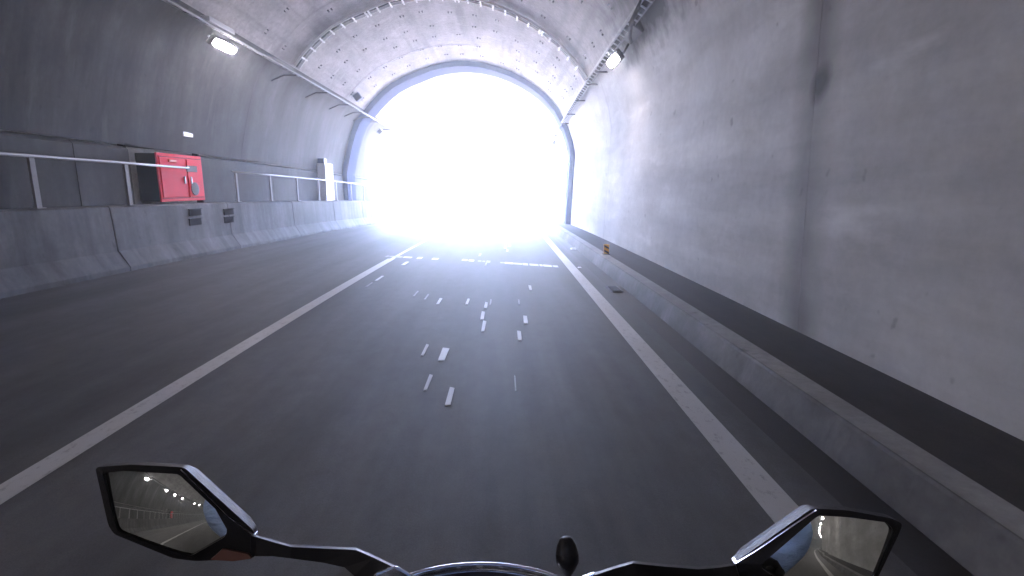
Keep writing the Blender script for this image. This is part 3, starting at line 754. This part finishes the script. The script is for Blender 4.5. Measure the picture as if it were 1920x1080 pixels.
# black bulb-shaped control on a stalk
kp = at_y(1061, 1006, .60); kb = at_y(1066, 1082, .585); axk = (kp-kb).normalized(); hl = (kp-kb).length
mb = MB(); mb.lathe(kb, axk, [(.0042, -.06), (.0042, .02*hl), (.0055, hl*.08), (.0105, hl*.22), (.0142, hl*.36), (.0148, hl*.46), (.0145, hl*.58), (.0138, hl*.59), (.0140, hl*.62), (.0118, hl*.80), (.0098, hl*.87), (.0094, hl*.88), (.0082, hl*.94), (.0055, hl*.985), (.0015, hl)], 24)
mb.build('bulb_control', M['black'], bike, smooth=True)
# rest of the machine, below the frame
def tubep(name, pts, r, m, n=12, parent=bike):
    mb = MB(); mb.tube(pts, r, n); return mb.build(name, m, parent, smooth=False)
cowl = MB()
sect = [(.46, .10, .80, .70), (.54, .15, .805, .66), (.64, .17, .77, .60), (.74, .14, .70, .54), (.82, .07, .63, .54)]
rows = []
for (y, hw_, zt, zb) in sect:
    rows.append([(math.cos(2*math.pi*k/16)*hw_, y, (zt+zb)/2+math.sin(2*math.pi*k/16)*(zt-zb)/2) for k in range(16)])
for r in rows: cowl.v += r
for a in range(len(rows)-1):
    for j in range(16): b = (j+1) % 16; cowl.f.append((a*16+j, a*16+b, (a+1)*16+b, (a+1)*16+j))
cowl.f += [tuple(range(16))[::-1], tuple(64+j for j in range(16))]
cowl.build('front_cowl', M['body'], bike, smooth=True)
tubep('handlebar', [(-.36, .324, .843), (-.25, .367, .847), (-.14, .41, .85), (-.05, .44, .84), (.05, .44, .84), (.14, .41, .85), (.25, .367, .847), (.36, .324, .843)], .012, M['black'])
for s_ in (-1, 1):
    tubep('grip', [(s_*.24, .371, .848), (s_*.365, .322, .843)], .018, M['rubber'])
    tubep('fork_leg', [(s_*.09, .50, .80), (s_*.09, .86, .30)], .026, M['silver'])
def wheel(y, r):
    ring = MB(); n = 40; pts = [(0, y+math.cos(2*math.pi*k/n)*(r-.06), r+math.sin(2*math.pi*k/n)*(r-.06)) for k in range(n+1)]
    wob = obj('wheel', None, bike, loc=(0, y, r)); ring.tube(pts, .06, 10, False); ring.build('tyre', M['rubber'], wob, smooth=True)
    rim = MB(); rim.tube([(0, y+math.cos(2*math.pi*k/n)*(r-.115), r+math.sin(2*math.pi*k/n)*(r-.115)) for k in range(n+1)], .025, 6, False)
    for k in range(5):
        g_ = 2*math.pi*k/5; rim.tube([(0, y, r), (0, y+math.cos(g_)*(r-.11), r+math.sin(g_)*(r-.11))], .016, 6)
    rim.lathe((-.09, y, r), (1, 0, 0), [(.04, 0), (.04, .18)], 16); rim.build('rim', M['silver'], wob)
wheel(.88, .30); wheel(-.62, .30)
bodyr = MB(); rows = []
for (y, hw_, zt, zb) in [(.40, .10, .84, .40), (.15, .17, .86, .28), (-.1, .18, .78, .24), (-.35, .17, .74, .30), (-.7, .14, .76, .50), (-1.0, .06, .80, .68)]:
    rows.append([(math.cos(2*math.pi*k/16)*hw_, y, (zt+zb)/2+math.sin(2*math.pi*k/16)*(zt-zb)/2) for k in range(16)])
for r in rows: bodyr.v += r
for a in range(len(rows)-1):
    for j in range(16): b = (j+1) % 16; bodyr.f.append((a*16+j, a*16+b, (a+1)*16+b, (a+1)*16+j))
bodyr.f += [tuple(range(16))[::-1], tuple((len(rows)-1)*16+j for j in range(16))]
bodyr.build('body', M['body'], bike, smooth=True)
mb = MB(); mb.box((0, -.45, .80), (.28, .75, .09)); mb.build('seat', M['rubber'], bike, bevel=.03)

# ================================================================== RIDER
rider = None
J = {'pel': (0, -.46, .90), 'wst': (0, -.43, 1.02), 'ch': (0, -.36, 1.20), 'up': (0, -.33, 1.32), 'nk': (0, -.31, 1.43), 'hd': (0, -.29, 1.56)}
verts = []; rad_ = []; edg = []; idx = {}
def jv(nm, p, r): idx[nm] = len(verts); verts.append(p); rad_.append(r)
for nm_, r in (('pel', (.17, .14)), ('wst', (.16, .12)), ('ch', (.185, .13)), ('up', (.17, .115)), ('nk', (.065, .065)), ('hd', (.085, .10))): jv(nm_, J[nm_], r)
for a, b in (('pel', 'wst'), ('wst', 'ch'), ('ch', 'up'), ('up', 'nk'), ('nk', 'hd')): edg.append((idx[a], idx[b]))
for s_, t_ in ((-1, 'l'), (1, 'r')):
    ch_ = [('sh', (.205*s_, -.31, 1.34), .075), ('ua', (.305*s_, -.20, 1.19), .075), ('el', (.366*s_, -.06, 1.0), .076), ('fa', (.345*s_, .10, .935), .062), ('wr', (.315*s_, .25, .875), .034), ('pm', (.307*s_, .305, .862), .034)]
    pv = 'up'
    for nm_, p, r in ch_:
        jv(nm_+t_, p, (r, r)); edg.append((idx[pv], idx[nm_+t_])); pv = nm_+t_
    lg = [('hp', (.12*s_, -.42, .87), .10), ('th', (.19*s_, -.18, .82), .085), ('kn', (.22*s_, .10, .72), .062), ('cf', (.21*s_, .02, .50), .058), ('an', (.20*s_, -.06, .30), .042), ('ft', (.20*s_, .08, .26), .04)]
    pv = 'pel'
    for nm_, p, r in lg:
        jv(nm_+t_, p, (r, r)); edg.append((idx[pv], idx[nm_+t_])); pv = nm_+t_
me = bpy.data.meshes.new('person'); me.from_pydata(verts, edg, []); me.materials.append(M['cloth'])
rider = bpy.data.objects.new('person', me); C.objects.link(rider)
tag(rider, 'rider in a blue jacket, reflected in both motorcycle mirrors', 'person')
sk = rider.modifiers.new('skin', 'SKIN'); 
lay = me.skin_vertices[0] if me.skin_vertices else None
if lay is None:
    bpy.context.view_layer.objects.active = rider; bpy.ops.object.select_all(action='DESELECT'); rider.select_set(True); bpy.ops.mesh.customdata_skin_add(); lay = me.skin_vertices[0]
for i, r in enumerate(rad_): lay.data[i].radius = r
for v in lay.data: v.use_root = False
lay.data[idx['pel']].use_root = True; sk.use_smooth_shade = True
sb = rider.modifiers.new('sub', 'SUBSURF'); sb.levels = 2; sb.render_levels = 2
for s_ in (-1, 1):                           # gloved hands closed on the grips
    mb = MB(); g0 = Vector((s_*.307, .345, .845)); along = Vector((s_*.13, -.051, -.005)).normalized()
    for k, ln in enumerate((.9, 1.0, .97, .8)):
        c_ = g0+along*(k-1.5)*.022; pts = []
        for q in range(8):
            a_ = R(120-q*37); pts.append(c_+Vector((0, math.cos(a_)*-.030*-1, math.sin(a_)*.030))*(1 if q < 6 else .95))
        mb.tube(pts[:int(5+3*ln)], [.0105, .0105, .0105, .010, .0095, .009, .0085, .008][:int(5+3*ln)], 8)
    th_ = [g0-along*.035+Vector((0, -.03, .008)), g0-along*.05+Vector((0, -.012, -.022)), g0-along*.045+Vector((0, .012, -.032))]
    mb.tube(th_, [.013, .012, .009], 8)
    mb.tube([g0+Vector((0, -.075, .016)), g0+Vector((0, -.04, .022)), g0+Vector((0, -.005, .026))], [.030, .036, .030], 10)
    mb.build('glove', M['rubber'], rider, smooth=True)
hm = MB(); n_, m2 = 14, 24
for i in range(n_+1):
    th = math.pi*i/n_
    for j in range(m2):
        ph = 2*math.pi*j/m2; hm.v.append((math.sin(th)*math.cos(ph)*.128, -.29+math.sin(th)*math.sin(ph)*.155, 1.585+math.cos(th)*.145))
for i in range(n_):
    for j in range(m2): a = i*m2+j; b = i*m2+(j+1) % m2; hm.f.append((a, b, b+m2, a+m2))
o = hm.build('helmet', M['gloss'], rider, smooth=True)
vs = MB()
for i in range(7):
    th = R(68+i*7)
    for j in range(13):
        ph = R(20+j*140/12); vs.v.append((math.sin(th)*math.cos(ph)*.131, -.29+math.sin(th)*math.sin(ph)*.158, 1.585+math.cos(th)*.148))
for i in range(6):
    for j in range(12): a = i*13+j; vs.f.append((a, a+1, a+14, a+13))
vs.build('visor', M['visor'], o, smooth=True)
struct(hill.build('hill', M['grass']))

# ================================================================== HAZE: dusty tunnel air that the light of the mouth hangs in
hz = MB(); hz.box((0, 325, 15), (1300, 1210, 44))
hm_ = bpy.data.materials.new('haze_air'); hm_.use_nodes = True; n2 = hm_.node_tree; n2.nodes.clear()
ou = n2.nodes.new('ShaderNodeOutputMaterial'); pv_ = n2.nodes.new('ShaderNodeVolumePrincipled')
pv_.inputs['Density'].default_value = .0068; pv_.inputs['Color'].default_value = (.86, .93, 1, 1); pv_.inputs['Anisotropy'].default_value = .8
n2.links.new(pv_.outputs[0], ou.inputs['Volume'])
hb = hz.build('haze', hm_); hb['kind'] = 'stuff'
